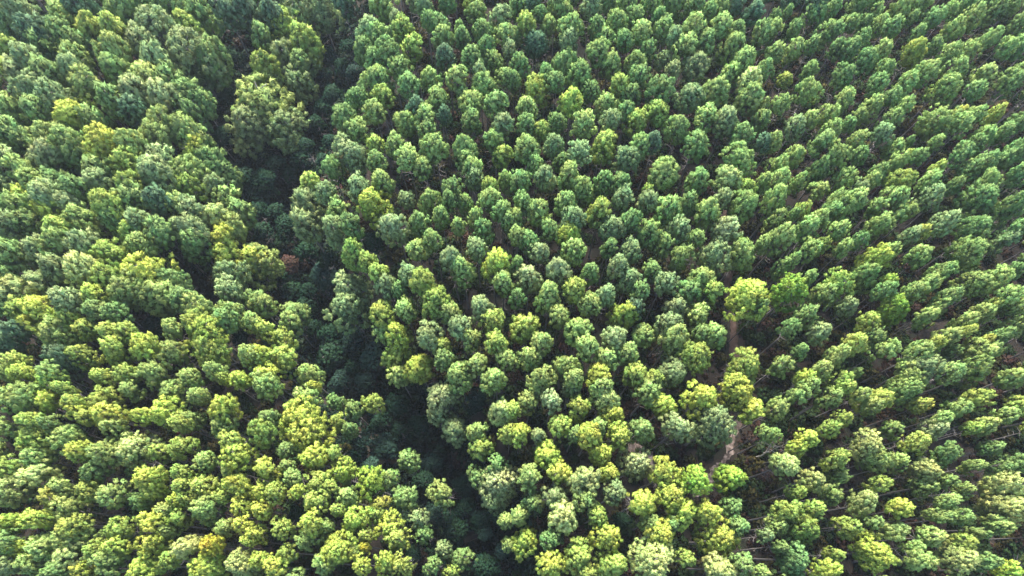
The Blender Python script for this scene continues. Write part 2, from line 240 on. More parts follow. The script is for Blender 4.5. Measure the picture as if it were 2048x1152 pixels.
(1536,384): """50 50 150 l;200 110 80 o;300 170 110 l;50 170 110 l;60 280 170 l;230 220 140 l;420 80 170 l;520 60 140 l;640 100 110 l;760 30 140 l;835 120 90 l;760 150 110 l;660 210 150 l;960 40 130 p;1050 190 130 p;1250 60 230 g;1230 230 150 g;1470 90 150 g;1440 280 110 p;420 230 110 l;540 300 110 g;450 340 110 l;330 310 90 y;230 350 120 l;150 410 70 l;90 450 90 l;250 510 90 l;720 360 100 l;850 270 130 p;930 240 80 o;920 380 130 l;630 410 160 Y;590 510 160 l;720 540 90 Y;420 560 200 y;330 620 120 l;130 600 210 Z;230 740 130 g;310 850 130 p;480 690 110 p;740 710 180 Z;600 800 150 y;870 600 130 l;1040 480 130 l;970 540 110 l;1200 370 210 l;1250 550 180 l;1370 510 120 l;1070 640 110 g;1020 690 90 l;950 750 110 l;1280 730 120 l;1190 770 110 l;1180 840 90 y;1350 680 80 y;1440 630 130 l;1490 700 120 l;1490 800 110 l;1090 860 120 l;1000 910 110 y;1090 960 90 g;1310 890 80 o;1250 970 160 l;1350 940 100 g;1240 1070 150 l;700 950 120 l;500 920 130 y;430 970 110 l;380 1010 100 l;310 1070 120 l;80 1040 120 l;190 960 90 g;230 1120 110 Y;900 960 140 l;920 1040 180 p;840 1110 170 l;1080 1090 120 g;430 1130 120 y;520 1090 80 g;1480 1110 130 l;1500 220 110 g;1460 480 90 g;640 870 110 g;130 820 100 g;700 600 100 g;1400 860 90 g;380 120 110 g;150 140 70 l""",
(0,768): """30 80 110 y;150 90 170 l;300 120 150 Y;390 30 90 y;440 110 100 y;470 170 90 Y;620 110 160 y;660 190 140 Y;690 260 110 l;790 40 110 l;1190 80 100 l;850 190 90 Y;1000 190 170 Y;1080 230 120 y;1350 140 170 Y;1330 250 130 l;1390 340 120 y;30 260 110 l;190 230 110 y;250 330 170 y;230 440 130 l;430 340 150 l;480 410 120 Y;630 400 160 l;830 380 210 L;960 410 120 y;1090 380 140 y;1430 430 160 Y;1230 470 110 l;60 500 120 y;250 540 160 L;570 520 150 g;890 570 170 Y;930 650 150 y;1110 540 100 y;1100 610 90 y;1400 510 120 l;1220 620 140 y;1430 620 160 Y;60 640 180 L;330 680 120 o;380 620 110 l;530 630 120 y;700 660 140 l;1060 700 80 Y;1130 690 80 y;420 740 150 l;1240 760 160 l;1090 810 110 y;1460 730 140 Y;50 840 140 Y;210 810 140 Y;400 800 100 l;440 850 120 o;740 880 150 y;940 830 150 Y;1480 840 110 Y;450 920 180 l;710 970 120 Y;920 950 160 Y;1130 980 160 L;1280 970 110 O;270 980 140 l;120 1010 150 Y;430 1030 190 L;680 1060 150 l;890 1090 170 Y;1250 1110 150 Y;1450 1080 180 L;50 1100 150 p;1500 940 80 Y;350 1130 150 g;580 990 100 y;500 1110 110 Y;540 200 90 y;320 240 90 g;1150 210 90 l;780 430 100 g;1000 760 90 l;1340 680 90 y;1360 860 110 l;840 700 90 g;1020 1060 100 y;60 950 110 g;200 1080 120 l;1010 880 90 l""",
(512,768): """60 20 150 l;340 20 80 Y;310 90 140 l;480 110 110 g;580 150 100 g;700 120 110 y;630 30 130 b;850 130 130 d;740 230 110 d;50 290 150 y;280 210 220 Y;320 300 210 Y;500 230 90 y;190 400 110 g;350 450 160 Y;470 420 100 y;520 540 150 Y;640 350 120 b;770 380 150 b;910 460 130 g;1060 470 110 b;980 250 130 d;1120 70 180 P;1100 180 130 p;1320 90 130 b;1190 280 170 p;1350 390 140 y;1330 290 110 l;1340 560 130 g;1480 170 150 L;1510 300 110 y;1450 490 110 g;1460 590 210 P;1430 690 160 p;60 510 130 Y;190 490 80 l;220 560 110 l;250 650 90 Y;370 600 140 y;50 630 110 Y;120 650 100 y;360 710 130 y;550 680 130 l;490 760 80 y;700 600 170 Z;800 560 120 l;880 690 160 g;750 720 100 o;1120 660 150 l;1010 580 130 d;1240 610 120 d;20 750 100 Y;160 860 120 y;250 780 110 d;350 830 130 Y;610 820 150 Y;720 780 100 y;790 860 160 Y;840 930 140 y;650 910 80 y;650 970 60 O;320 930 140 l;490 1000 200 Y;180 1010 110 y;640 1080 100 Y;780 1070 150 Y;880 1080 120 y;980 810 110 p;1010 900 110 g;1070 780 110 b;1190 880 160 g;1120 990 100 p;1160 810 110 d;1350 820 130 d;1380 900 80 b;1250 740 110 d;1230 1050 140 g;1380 1090 140 d;1060 1090 110 g;1180 1130 110 y;120 1110 130 Y;30 1060 100 Y;10 900 100 Y;80 200 110 g;560 270 90 g;450 620 90 y;430 850 80 l;600 1010 70 l;1500 820 100 l;1520 960 90 l;950 1010 90 d;1480 1000 90 b;860 280 100 d;1440 780 90 d;560 460 110 d;680 500 120 b;400 1080 110 l""",
(1024,768): """0 160 100 y;150 40 110 l;240 100 120 P;100 110 120 l;400 140 130 y;360 20 120 p;540 20 130 l;560 90 150 L;590 180 140 Y;820 50 160 l;900 130 140 Y;1130 90 190 Y;1340 60 180 Y;1430 160 140 Y;1210 240 210 p;1000 260 160 p;780 280 150 g;640 310 140 Y;470 310 160 Y;280 250 130 y;40 300 120 Y;160 310 90 p;530 420 130 Y;210 430 150 Y;740 480 190 P;900 540 160 Y;1100 580 180 Z;1320 560 160 Z;580 540 110 Y;280 530 140 Y;110 550 140 l;440 580 170 L;430 690 140 l;620 650 130 p;940 660 180 Y;260 680 150 p;130 710 110 g;770 720 170 Y;1020 770 160 Y;1150 770 150 Y;830 840 130 l;1310 740 120 g;1350 850 110 g;310 800 170 L;510 790 120 y;40 790 110 l;890 900 160 Y;570 930 160 Y;1230 930 220 Y;70 950 160 Y;230 930 130 g;850 1040 230 L;400 1020 170 y;240 1080 160 Y;600 1090 170 y;1030 1050 100 y;1230 1110 160 L;1380 1080 120 g;1510 290 80 l;1510 910 80 p;1490 1130 90 l;380 300 90 g;520 250 90 l;960 840 110 g;660 820 100 d;440 1130 110 y""",
(1536,768): """50 140 130 l;170 70 120 l;240 20 100 l;370 90 130 l;450 30 110 y;640 100 190 y;820 40 180 l;900 130 100 o;1130 150 130 l;1040 210 110 l;1270 80 130 y;30 310 90 l;440 210 90 y;370 270 100 y;240 330 130 Y;180 390 110 Y;90 480 150 L;730 270 110 l;600 370 190 L;640 450 170 l;410 450 140 y;430 550 100 g;780 470 100 l;880 350 130 y;990 270 120 P;1060 430 150 g;1310 250 120 l;1220 270 90 y;1410 190 120 l;1490 140 130 y;270 580 150 L;380 660 120 l;670 600 110 y;170 650 90 y;950 520 150 L;930 620 110 l;1240 490 90 l;1330 390 100 g;1080 580 90 l;1170 640 100 l;570 720 160 L;800 750 120 Y;270 760 110 y;120 770 170 y;210 870 190 y;50 850 110 l;150 1040 210 m;480 860 130 y;740 880 160 L;400 1020 90 y;640 1010 210 Y;350 1130 150 Y;970 920 140 l;1060 710 120 l;1040 790 120 l;1170 800 110 g;890 1060 170 l;1140 1040 200 L;1150 960 120 y;1440 740 230 L;1420 610 190 L;1500 480 130 g;1250 900 80 g;1310 1070 130 g;1440 1120 130 Z;560 60 100 l;1380 850 120 l;630 130 100 l;620 830 90 g;860 980 90 l;1400 500 90 g;70 980 90 g""",
}

TINT = {  # base colours of the foliage classes (linear); 'd' darkened further with painted gully shade
    'Z': (0.25, 0.40, 0.055), 'Y': (0.365, 0.455, 0.08), 'y': (0.275, 0.37, 0.08), 'L': (0.38, 0.455, 0.165), 'l': (0.25, 0.35, 0.105),
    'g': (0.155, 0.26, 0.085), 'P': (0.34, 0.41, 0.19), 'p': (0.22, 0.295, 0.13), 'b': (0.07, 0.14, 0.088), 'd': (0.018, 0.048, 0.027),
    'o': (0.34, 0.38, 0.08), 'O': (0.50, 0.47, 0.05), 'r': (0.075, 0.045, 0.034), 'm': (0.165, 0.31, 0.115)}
rnd = random.Random(11)
def is_loose(px, py): return (px < 1010 and py > 640 and not (840 < px and py < 900)) or px > 1510
trees = []
for (ox, oy), txt in CROPS.items():
    for e in txt.split(';'):
        a, b, c, k = e.split()
        px, py, wd = ox + float(a) / 3, oy + float(b) / 3, float(c) / 3
        if any(abs(t['px'] - px) < 60 and math.hypot(t['px'] - px, t['py'] - py) < 0.33 * (t['w'] + wd) * 0.62 and t['cell'] != (ox, oy) for t in trees): continue
        trees.append(dict(px=px, py=py, w=wd, c=k, cell=(ox, oy)))
for t in trees:
    px, py, wd, k = t['px'], t['py'], t['w'], t['c']
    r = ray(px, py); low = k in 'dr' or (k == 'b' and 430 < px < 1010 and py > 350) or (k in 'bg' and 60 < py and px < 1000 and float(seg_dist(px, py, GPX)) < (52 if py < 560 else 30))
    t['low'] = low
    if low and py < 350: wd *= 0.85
    if low and k == 'g': k = t['c'] = 'd'  # mid green gully trees take the 'd' tint, which carries painted shade
    rr = random.Random(int(px * 7 + py * 13))
    h = rr.uniform(7.5, 10.5) if low else rr.uniform(16.5, 19.0) * (0.86 + 0.14 * min(1, wd / 42.0)) + max(0, wd - 50) * 0.035
    s = 85.0; S = np.arange(55.0, 240.0, 0.25); G = terrain(r[0] * S, r[1] * S)
    for _ in range(3):      # find where the ray meets the height of this crown's middle
        Rm = wd * s / F / 2; CH = 1.22 * Rm ** 0.85 + 1.1 if not low else Rm * 0.85
        s = float(S[np.argmax(CAMZ + r[2] * S <= G + h - CH)])
    x, y, z = r[0] * s, r[1] * s, CAMZ + r[2] * s
    long_ = 1.0 if low else 1.08 if not is_loose(px, py) else 1.12
    if px < 620 and py < 640 and not low: long_ = 1.28
    if py < 330 and px > 640 and not low: long_ = 0.95
    t.update(x=x, y=y, z0=float(terrain(x, y)), h=h + rr.uniform(-0.3, 0.3), R=Rm * (1.08 if not is_loose(px, py) else 1.06 if px < 1510 else 0.93) * (1.19 if px < 620 and py < 640 and not low else 1), CH=CH * long_ * rr.uniform(0.86, 1.12))

# ------------------------------------------------------------------ ground sheet and the dirt track
def grid_mesh(name, xs, ys, zf, mat):
    X, Y = np.meshgrid(xs, ys); Z = zf(X, Y); V = np.stack([X, Y, Z], -1).reshape(-1, 3); nx = len(xs)
    i = (np.arange(len(ys) - 1)[:, None] * nx + np.arange(nx - 1)[None, :]).reshape(-1)
    Fc = np.stack([i, i + 1, i + nx + 1, i + nx], 1)
    me = bpy.data.meshes.new(name); me.from_pydata(V.tolist(), [], Fc.tolist()); me.materials.append(mat)
    me.polygons.foreach_set('use_smooth', np.ones(len(me.polygons), bool)); me.update(); return me
def dense(lo, a, b, hi, step):
    return np.concatenate([np.linspace(lo, a, 14)[:-1], np.arange(a, b, step), np.linspace(b, hi, 14)])
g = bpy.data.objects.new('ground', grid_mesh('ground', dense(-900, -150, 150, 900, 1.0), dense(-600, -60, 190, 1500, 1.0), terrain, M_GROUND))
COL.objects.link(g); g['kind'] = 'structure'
def ribbon(name, pts_px, width, mat, lift, seed):
    rng = np.random.default_rng(seed)
    P = np.array([ground_hit(*p) for p in pts_px]); S = []
    for i in range(len(P) - 1):                                # Catmull-Rom
        p0, p1, p2, p3 = P[max(i - 1, 0)], P[i], P[i + 1], P[min(i + 2, len(P) - 1)]
        for u in np.linspace(0, 1, 14, endpoint=False):
            S.append(0.5 * ((2 * p1) + (-p0 + p2) * u + (2 * p0 - 5 * p1 + 4 * p2 - p3) * u * u + (-p0 + 3 * p1 - 3 * p2 + p3) * u ** 3))
    S.append(P[-1]); S = np.array(S); n = len(S); V, Fc = [], []
    wl = width / 2 * (1 + 0.45 * np.convolve(rng.normal(size=n + 6), np.ones(7) / 2.65, 'valid'))
    wr = width / 2 * (1 + 0.45 * np.convolve(rng.normal(size=n + 6), np.ones(7) / 2.65, 'valid'))
    taper = np.minimum(1, np.minimum(np.arange(n), np.arange(n)[::-1]) / 8 + 0.1)
    for i in range(n):
        d = S[min(i + 1, n - 1)] - S[max(i - 1, 0)]; d /= np.linalg.norm(d); q = np.array([-d[1], d[0]])
        for k in np.linspace(-1, 1, 7):
            p = S[i] + q * k * max(0.15, (wl[i] if k < 0 else wr[i])) * taper[i]
            V.append((p[0], p[1], float(terrain(p[0], p[1])) + lift))
    for i in range(n - 1):
        for k in range(6): j = i * 7 + k; Fc.append((j, j + 1, j + 8, j + 7))
    me = bpy.data.meshes.new(name); me.from_pydata(V, [], Fc); me.materials.append(mat); me.update()
    o = bpy.data.objects.new(name, me); COL.objects.link(o); o['kind'] = 'structure'; return S
T1 = ribbon('dirt_track', [(1440, 330), (1447, 405), (1449, 450), (1455, 560), (1462, 650), (1464, 700), (1490, 790), (1484, 850)], 1.15, M_TRACK_RED, 0.10, 3)
T2 = ribbon('dirt_track', [(1478, 835), (1465, 880), (1452, 915), (1420, 950), (1385, 995)], 1.8, M_TRACK, 0.13, 5)
T3 = ribbon('dirt_track', [(1240, 890), (1290, 905), (1310, 935), (1360, 960), (1425, 950)], 1.0, M_TRACK, 0.16, 8)
TRACKS = [T1, T2, T3]

# ------------------------------------------------------------------ tree prototypes and individuals
NP = 12
pine_soups = [crown_soup(100 + i, puffs=135 + 12 * (i % 5), leaves=40, sharp=0.58 + 0.07 * (i % 4), broad=0.55 + 0.06 * (i % 3), gaps=0.1 + 0.07 * (i % 4), psize=0.152 - 0.01 * (i % 3)) for i in range(NP)]
pine_mesh = [tri_mesh('crown', V, M_CROWN, Nn, {'puff': A}) for V, Nn, A in pine_soups]
loose_soups = [crown_soup(200 + i, loose=1.0, puffs=185 + 12 * (i % 4), leaves=34, sharp=0.5 + 0.05 * (i % 3), broad=0.6, gaps=0.36 + 0.08 * (i % 3), psize=0.13) for i in range(10)]
loose_mesh = [tri_mesh('crown', V, M_CROWN, Nn, {'puff': A}) for V, Nn, A in loose_soups]
big_mesh = [tri_mesh('crown', V, M_CROWN, Nn, {'puff': A}) for V, Nn, A in [crown_soup(260 + i, loose=0.6, puffs=330 + 20 * (i % 3), leaves=28, sharp=0.55, broad=0.6, gaps=0.15 + 0.05 * (i % 3), psize=0.098) for i in range(6)]]
leaf_soups = [crown_soup(300 + i, kind='leaf', puffs=230, leaves=14, psize=0.115, sharp=0.5, broad=0.75, gaps=0.15) for i in range(5)]
leaf_mesh = [tri_mesh('crown', V, M_CROWN, Nn, {'puff': A}) for V, Nn, A in leaf_soups]
trunk_mesh = [quad_mesh('trunk', *trunk_geo(500 + i), M_BARK) for i in range(8)]
def tint_of(t, rr):
    if t.get('low') and t['c'] == 'b': return np.array((0.030, 0.064, 0.048)) * rr.uniform(0.7, 1.3)  # low blue-green trees: gully shade put into the tint
    c = (np.array(TINT[t['c']]) * 0.8 + np.array(TINT['l']) * (0.2 if t['c'] not in 'dr' else 0)) / (1.0 if t['c'] not in 'dr' else 0.8) * rr.uniform(0.88, 1.14); c[0] *= rr.uniform(0.93, 1.07) * (0.92 if t.get('px', 0) > 620 and t.get('py', 999) < 600 else 1.0); return np.clip(c, 0, 1)

pines = [t for t in trees if not t['low']]
lows = [t for t in trees if t['low']]
inside = [t for t in pines if -5 < t['px'] < 2053 and -5 < t['py'] < 1157]
order = sorted(inside, key=lambda t: -t['w'])
chosen = order[:300]; chosen_ids = {id(t) for t in chosen}
rest = [t for t in pines if id(t) not in chosen_ids]

# ------------------------------------------------------------------ labels
LANDMARKS = [
    (1490, 597, 'the sunny crown by the track', 'largest sunlit yellow-green pine, standing just right of the reddish dirt track'),
    (529, 207, 'the great gully-rim pine', 'very broad light green pine on the left rim of the dark gully near the top'),
    (745, 411, 'the bright pine right of the gully', 'bright yellow-green round pine alone beside pale crowns, right of the gully bend'),
    (788, 457, 'the dome-shaped silvery pine', 'silvery green dome-shaped pine, bare trunk showing, below right of the brightest gully-side pine'),
    (702, 580, 'the pale dome above the dark hollow', 'broad silvery green dome standing above the dark hollow of the gully, image left of centre'),
    (287, 547, 'the broad crown by the black gap', 'broadest yellow-green pine at left, with the black round gap just to its right'),
    (413, 671, 'the yellow pine at lower left centre', 'broad yellow-green pine above the lower left slope, left of the gully'),
    (1579, 584, 'the vivid green crown right of the track', 'vivid green round pine, next broad crown right of the sunny one by the track'),
    (1781, 621, 'the vivid fan-shaped pine', 'broad vivid green fan-shaped pine in the middle of the right-hand slope'),
    (1952, 404, 'the widest crown at upper right', 'widest mid green pine of the upper right slope, near the right edge'),
    (1936, 507, 'the big lit dome near the right edge', 'broad light green dome near the right edge, below the widest crown at upper right'),
    (2010, 1015, 'the huge crown at lower right', 'huge pale lime pine cut by the right edge near the lower right corner'),
    (1586, 1115, 'the mint green crown', 'mint green round pine crown, bluer than all others, at the bottom right of the track'),
    (1753, 1105, 'the yellow-green pine at bottom right', 'broad yellow-green pine at the bottom edge, two crowns right of the mint green one'),
    (1434, 1078, 'the yellowest crown at the bottom', 'broad brilliant yellow-green pine low in the picture, left of the brown open strip'),
    (1307, 1115, 'the large lime dome at the bottom', 'largest pale lime dome at the bottom edge, right of centre'),
    (1427, 848, 'the grey-green pine at the clearing', 'broad grey-green pine standing at the top of the brown clearing, left of the pale track'),
    (1270, 928, 'the silvery pine left of the clearing', 'broad silvery green pine at the left edge of the brown clearing'),
    (1464, 955, 'the vivid pine below the pale track', 'vivid green pine standing alone just right of where the pale track ends'),
    (999, 965, 'the silvery dome right of the gully', 'broad silvery green dome on the right rim of the lower gully'),
    (605, 838, 'the yellow crown left of the lower gully', 'broadest yellow-green pine left of the lower dark gully'),
    (675, 1100, 'the broad yellow pine at the bottom', 'broad yellow-green pine near the bottom edge, left of the lower gully'),
    (745, 965, 'the vivid pine on the gully edge', 'vivid green branching pine on the left edge of the lower gully'),
    (277, 895, 'the pale lime pine at lower left', 'broad pale lime pine in the middle of the lower left quarter'),
    (333, 831, 'the yellow fan at lower left', 'broad yellow-green fan-shaped pine above brown ground in the lower left quarter'),
    (427, 1091, 'the golden patch pine', 'small golden yellow pine, the most yellow crown near the bottom left'),
    (728, 1091, 'the tiny golden tree', 'tiny golden yellow tree between green crowns near the bottom, left of the gully'),
    (143, 1111, 'the pale lower left corner crown', 'pale lime pine near the lower left corner beside dark gaps'),
    (83, 631, 'the bright yellow pine at far left', 'bright yellow-green pine near the left edge above the deep shade'),
    (107, 424, 'the yellow-lit pine at left', 'bright yellow-green pine near the left edge, topmost of the yellow ones there'),
    (207, 293, 'the olive-bright crown at upper left', 'broad bright yellow-green pine in the middle of the upper left quarter'),
    (377, 110, 'the grey-green giant at upper left', 'broadest grey-green pine at upper left, at the edge of the dark gap'),
    (147, 230, 'the pale yellow pine at upper left', 'bright yellow-green pine up and left of the olive-bright crown, upper left quarter'),
    (433, 431, 'the pale lime pine left of the gully', 'pale lime pine heading the lit row just left of the gully bend'),
    (709, 313, 'the frosted pine right of the gully', 'silvery green frosted-looking pine right of the upper gully'),
    (755, 167, 'the light crown on the upper gully rim', 'light green pine on the right rim of the upper gully'),
    (847, 20, 'the slender grey pine at the top', 'slender grey-green pine touching the top edge, left of centre'),
    (1072, 90, 'the blue-green cone at the top', 'blue-green cone-shaped pine, darkest of the crowns near the top centre'),
    (1142, 210, 'the yellow crown at upper centre', 'bright yellow-green pine upper centre, brighter than all crowns around it'),
    (1248, 323, 'the frosty pine at centre', 'broad grey-green pine with a pale frosted top, right of upper centre'),
    (1500, 200, 'the tall lit pine at upper right centre', 'light green tall pine in the lit column at upper right of centre'),
    (1474, 323, 'the big lit pine above the track', 'broad light green pine above the upper end of the dirt track'),
    (1826, 110, 'the yellowing tree at upper right', 'yellowing rounded tree among green ones at upper right'),
    (1876, 243, 'the widest lit crown at far upper right', 'broad light green pine with bare trunks below it at far upper right'),
    (1137, 471, 'the yellow-topped pine at centre', 'yellow-green topped pine in the centre of the picture, above smaller crowns'),
    (1247, 634, 'the round yellow pine at centre', 'round bright yellow-green pine just right of the picture centre over dark shade'),
    (1057, 557, 'the silvery pine at centre', 'silvery green pine with its straight bare trunk below, at the centre'),
    (1047, 657, 'the round olive pine below centre', 'round olive-yellow pine just below the picture centre'),
    (870, 598, 'the olive pine left of centre', 'broad olive-yellow pine left of centre, lower right of the pale dome'),
    (842, 737, 'the bright pair-top pine', 'bright yellow-green pine, lower of a close pair on the right rim of the gully'),
    (885, 793, 'the silver-gold pine on the rim', 'silvery green pine with a golden top overhanging the dark gully pool'),
    (1094, 911, 'the yellow pine at lower centre', 'bright yellow-green pine of the lower centre, with brown trunk just below it'),
    (1170, 962, 'the pale lime pine at lower centre', 'pale lime double-headed pine of the lower centre'),
    (1128, 1035, 'the pale lime crown near bottom centre', 'pale lime pine near the bottom edge, right of the gully'),
    (1736, 891, 'the big lit pine at lower right', 'broad pale lime pine of the lower right slope, a smaller round one right of it'),
    (1748, 801, 'the olive dome at right', 'broad olive-yellow dome on the right-hand slope, above the big lit pine'),
    (1840, 730, 'the grey-green heap at right', 'broad grey-green pine in a heap of close crowns at right'),
    (1916, 1113, 'the pale pine at bottom right', 'broad pale lime pine at the bottom right, left of the corner'),
    (1675, 570, 'the broad olive crown right', 'broad olive-yellow pine left of the vivid fan-shaped one'),
    (1746, 521, 'the yellow-green pine at right', 'yellow-green pine above the broad olive crown on the right-hand slope'),

]
COLW = {'Z': 'vivid green', 'Y': 'yellow-green', 'y': 'olive-yellow', 'L': 'pale lime', 'l': 'light green', 'g': 'mid green', 'P': 'silvery green',
        'p': 'grey-green', 'b': 'blue-green', 'o': 'yellowing', 'O': 'golden yellow', 'm': 'mint green', 'd': 'dark green', 'r': 'reddish brown'}
def sizew(t):
    return 'broad' if t['w'] > 58 else 'big' if t['w'] > 48 else 'medium' if t['w'] > 42 else 'small'
def nearest_tree(px, py):
    return min(trees, key=lambda t: math.hypot(t['px'] - px, t['py'] - py))
marks = []
for px, py, short, full in LANDMARKS:
    t = nearest_tree(px, py)
    if 'label' in t: print('LANDMARK CLASH', short, t['label'])
    t['label'] = full; marks.append((t, short))
    if id(t) not in chosen_ids and not t['low']:
        chosen_ids.add(id(t)); chosen.append(t); chosen_ids.discard(id(order[299])) if False else None
ORD = ['nearest', 'second', 'third', 'fourth', 'fifth', 'sixth', 'seventh', 'eighth', 'ninth', 'tenth', 'eleventh', 'twelfth']
DIRS = ['right of', 'up-right of', 'above', 'up-left of', 'left of', 'down-left of', 'below', 'down-right of']
def sector(m, t): return int(round(math.degrees(math.atan2(m['py'] - t['py'], t['px'] - m['px'])) / 45)) % 8
used = set(t['label'] for t, _ in marks)
def make_label(t, noun):
    cands = sorted(marks, key=lambda m: math.hypot(m[0]['px'] - t['px'], m[0]['py'] - t['py']))
    for m, short in cands[:5]:
        if m is t: continue
        s = sector(m, t); d = math.hypot(m['px'] - t['px'], m['py'] - t['py'])
        k = sum(1 for q in trees if q is not t and q is not m and q['c'] == t['c'] and sizew(q) == sizew(t) and q['low'] == t['low'] and sector(m, q) == s and math.hypot(m['px'] - q['px'], m['py'] - q['py']) < d)
        if k >= len(ORD): continue
        lab = f"{sizew(t)} {COLW[t['c']]} {noun} {ORD[k]} {DIRS[s]} {short}"
        if lab not in used: used.add(lab); return lab
    print('NO LABEL', t['px'], t['py']); return f"{sizew(t)} {COLW[t['c']]} {noun}"

def place(t, i, name, noun, cat, group, cmeshes, tmeshes):
    rr = random.Random(i * 31 + 7)
    root = bpy.data.objects.new(name, None); COL.objects.link(root); root.empty_display_size = 1.0
    root.location = (t['x'], t['y'], t['z0']); root.rotation_euler = (0, 0, rr.uniform(0, 6.28))
    root['category'] = cat; root['group'] = group
    root['label'] = t.get('label') or make_label(t, noun)
    tr = bpy.data.objects.new('trunk', tmeshes[i % len(tmeshes)]); COL.objects.link(tr); tr.parent = root
    k = (t['R'] / 2.1) ** 0.7
    tr.scale = (k, k, t['h'] / 18.0)
    cr = bpy.data.objects.new('crown', cmeshes[(i * 5 + rr.randrange(3)) % len(cmeshes)]); COL.objects.link(cr); cr.parent = root
    cr.location = (0, 0, t['h'] - t['CH']); cr.scale = (t['R'], t['R'] * rr.uniform(0.94, 1.06), t['CH']); cr.rotation_euler = (rr.uniform(-.14, .14), rr.uniform(-.14, .14), rr.uniform(0, 6.28))
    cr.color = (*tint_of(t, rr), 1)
for i, t in enumerate(chosen): place(t, i, 'pine_tree', 'pine', 'pine tree', 'tall pines of the plantation', big_mesh if t['w'] > 57 else loose_mesh if is_loose(t['px'], t['py']) or (t['px'] < 620 and i % 2) or i % 5 == 0 else pine_mesh, trunk_mesh)
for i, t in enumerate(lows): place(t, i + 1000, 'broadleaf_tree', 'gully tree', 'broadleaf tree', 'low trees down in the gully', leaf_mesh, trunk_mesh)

# dead, leafless trees
def dead_geo(seed):
    rg = np.random.default_rng(seed); V, Q = [], []
    def grow(p, d, l, r, k):
        e = p + d * l; v, q = tube([p, (p + e) / 2 + rg.normal(size=3) * l * 0.04, e], [r, r * 0.8, r * 0.55], 5); o = len(V); V.extend(v); Q.extend([tuple(i + o for i in c) for c in q])
        if k:
            for j in range(3 if k > 1 else 4):
                n = d + rg.normal(size=3) * 0.55; n[2] += 0.1; n /= np.linalg.norm(n); grow(p + d * l * rg.uniform(0.55, 1.0), n, l * rg.uniform(0.45, 0.7), r * 0.5, k - 1)
    grow(np.array([0, 0, -0.4]), np.array([0.05, 0.02, 1.0]), 6.0, 0.14, 4); return V, Q
M_DEAD = M_BARK.copy(); M_DEAD.name = 'bleached_wood'
for n_ in M_DEAD.node_tree.nodes:
    if n_.type == 'VALTORGB':
        for e_, c_ in zip(n_.color_ramp.elements, ((0.3, 0.27, 0.25, 1), (0.45, 0.42, 0.40, 1), (0.6, 0.57, 0.55, 1))): e_.color = c_
for i, (px, py, lab) in enumerate([(473, 744, 'bleached leafless tree in the dark gap right of the yellow pine at lower left'),
                                   (342, 957, 'pale leafless tree on brown ground between crowns in the lower left quarter'),
                                   (1512, 935, 'grey leafless tree beside the pale track end, left of the lower right pines')]):
    x, y = ground_hit(px, py); y += 1.5
    o = bpy.data.objects.new('dead_tree', quad_mesh('dead_tree', *dead_geo(i + 3), M_DEAD)); COL.objects.link(o); o.location = (x, y, float(terrain(x, y))); o['label'] = lab; o['category'] = 'dead tree'

# ------------------------------------------------------------------ the rest of the wood: one object
def transform(soup, x, y, z, R_, CH, a):
    V, Nn, A = soup; c, s = math.cos(a), math.sin(a); M = np.array([[c, s, 0], [-s, c, 0], [0, 0, 1]])
    V2 = (V @ M) * np.array([R_, R_, CH]) + np.array([x, y, z]); return V2, Nn @ M, A
fill_loose = [crown_soup(750 + i, loose=1.0, puffs=130 + 6 * (i % 4), leaves=22, psize=0.148, gaps=0.3, inner=0.25) for i in range(8)]
fill_soups = [crown_soup(700 + i, puffs=105 + 6 * (i % 4), leaves=22, psize=0.165, gaps=0.1 + 0.07 * (i % 4), inner=0.25) for i in range(8)]
far_soups = [crown_soup(800 + i, puffs=60, leaves=12, psize=0.23, inner=0.2) for i in range(4)]
rng = np.random.default_rng(5)
GAPS = [(400, 560, 48), (230, 640, 0), (1350, 900, 85), (1440, 915, 60), (1500, 800, 45), (1480, 640, 30), (1530, 560, 25), (900, 800, 50), (540, 470, 45), (760, 480, 25),
        (1500, 1000, 50), (1480, 900, 50), (1550, 680, 40), (1300, 740, 30), (1800, 560, 25), (1480, 710, 60), (1590, 690, 40), (1320, 850, 55), (1250, 780, 35), (1530, 880, 45), (1560, 950, 45), (1640, 800, 35), (1700, 960, 35), (1780, 1000, 35), (1690, 640, 30), (1770, 700, 30), (1900, 860, 40), (1590, 500, 30), (1740, 540, 25), (1850, 470, 25), (2000, 880, 40), (1960, 200, 30), (1850, 180, 30), (60, 870, 25), (300, 1000, 25), (240, 750, 30), (330, 960, 20), (840, 130, 0)]
PX = np.array([(t['px'], t['py'], t['w']) for t in trees])
XY = np.array([(t['x'], t['y']) for t in pines])
extra = []
step = 2.7
for gx in np.arange(-135, 135, step):
    for gy in np.arange(-48, 165, step):
        x, y = gx + rng.uniform(-.9, .9), gy + rng.uniform(-.9, .9)
        z0 = float(terrain(x, y)); h = rng.uniform(13.0, 16.2); px, py, d = to_px(x, y, z0 + h - 2.6)
        vis = -30 < px < 2078 and -30 < py < 1182
        if np.min(np.hypot(XY[:, 0] - x, XY[:, 1] - y)) < (2.3 if vis else 2.3): continue
        if extra and min(math.hypot(e[0] - x, e[1] - y) for e in extra[-260:]) < 2.9: continue
        dg = float(seg_dist(x, y, GULLY))
        if dg < (9.5 if py > 60 and vis else 3) or float(seg_dist(x, y, SIDE)) < 7.5: continue
        if min(seg_dist(x, y, T) for T in TRACKS) < 4.5: continue
        if vis:
            if np.min(np.hypot(PX[:, 0] - px, PX[:, 1] - py) / (PX[:, 2] * 0.5 + 9)) < 1.25: continue
            gxp, gyp, _ = to_px(x, y, z0)
            if any(math.hypot(a - px, b - py) < q or math.hypot(a - gxp, b - gyp) < q * 0.8 for a, b, q in GAPS): continue
        extra.append((x, y, z0, h, vis))
VV, NN, AA, TT = [], [], [], []; TV, TQ = [], []; nV = 0
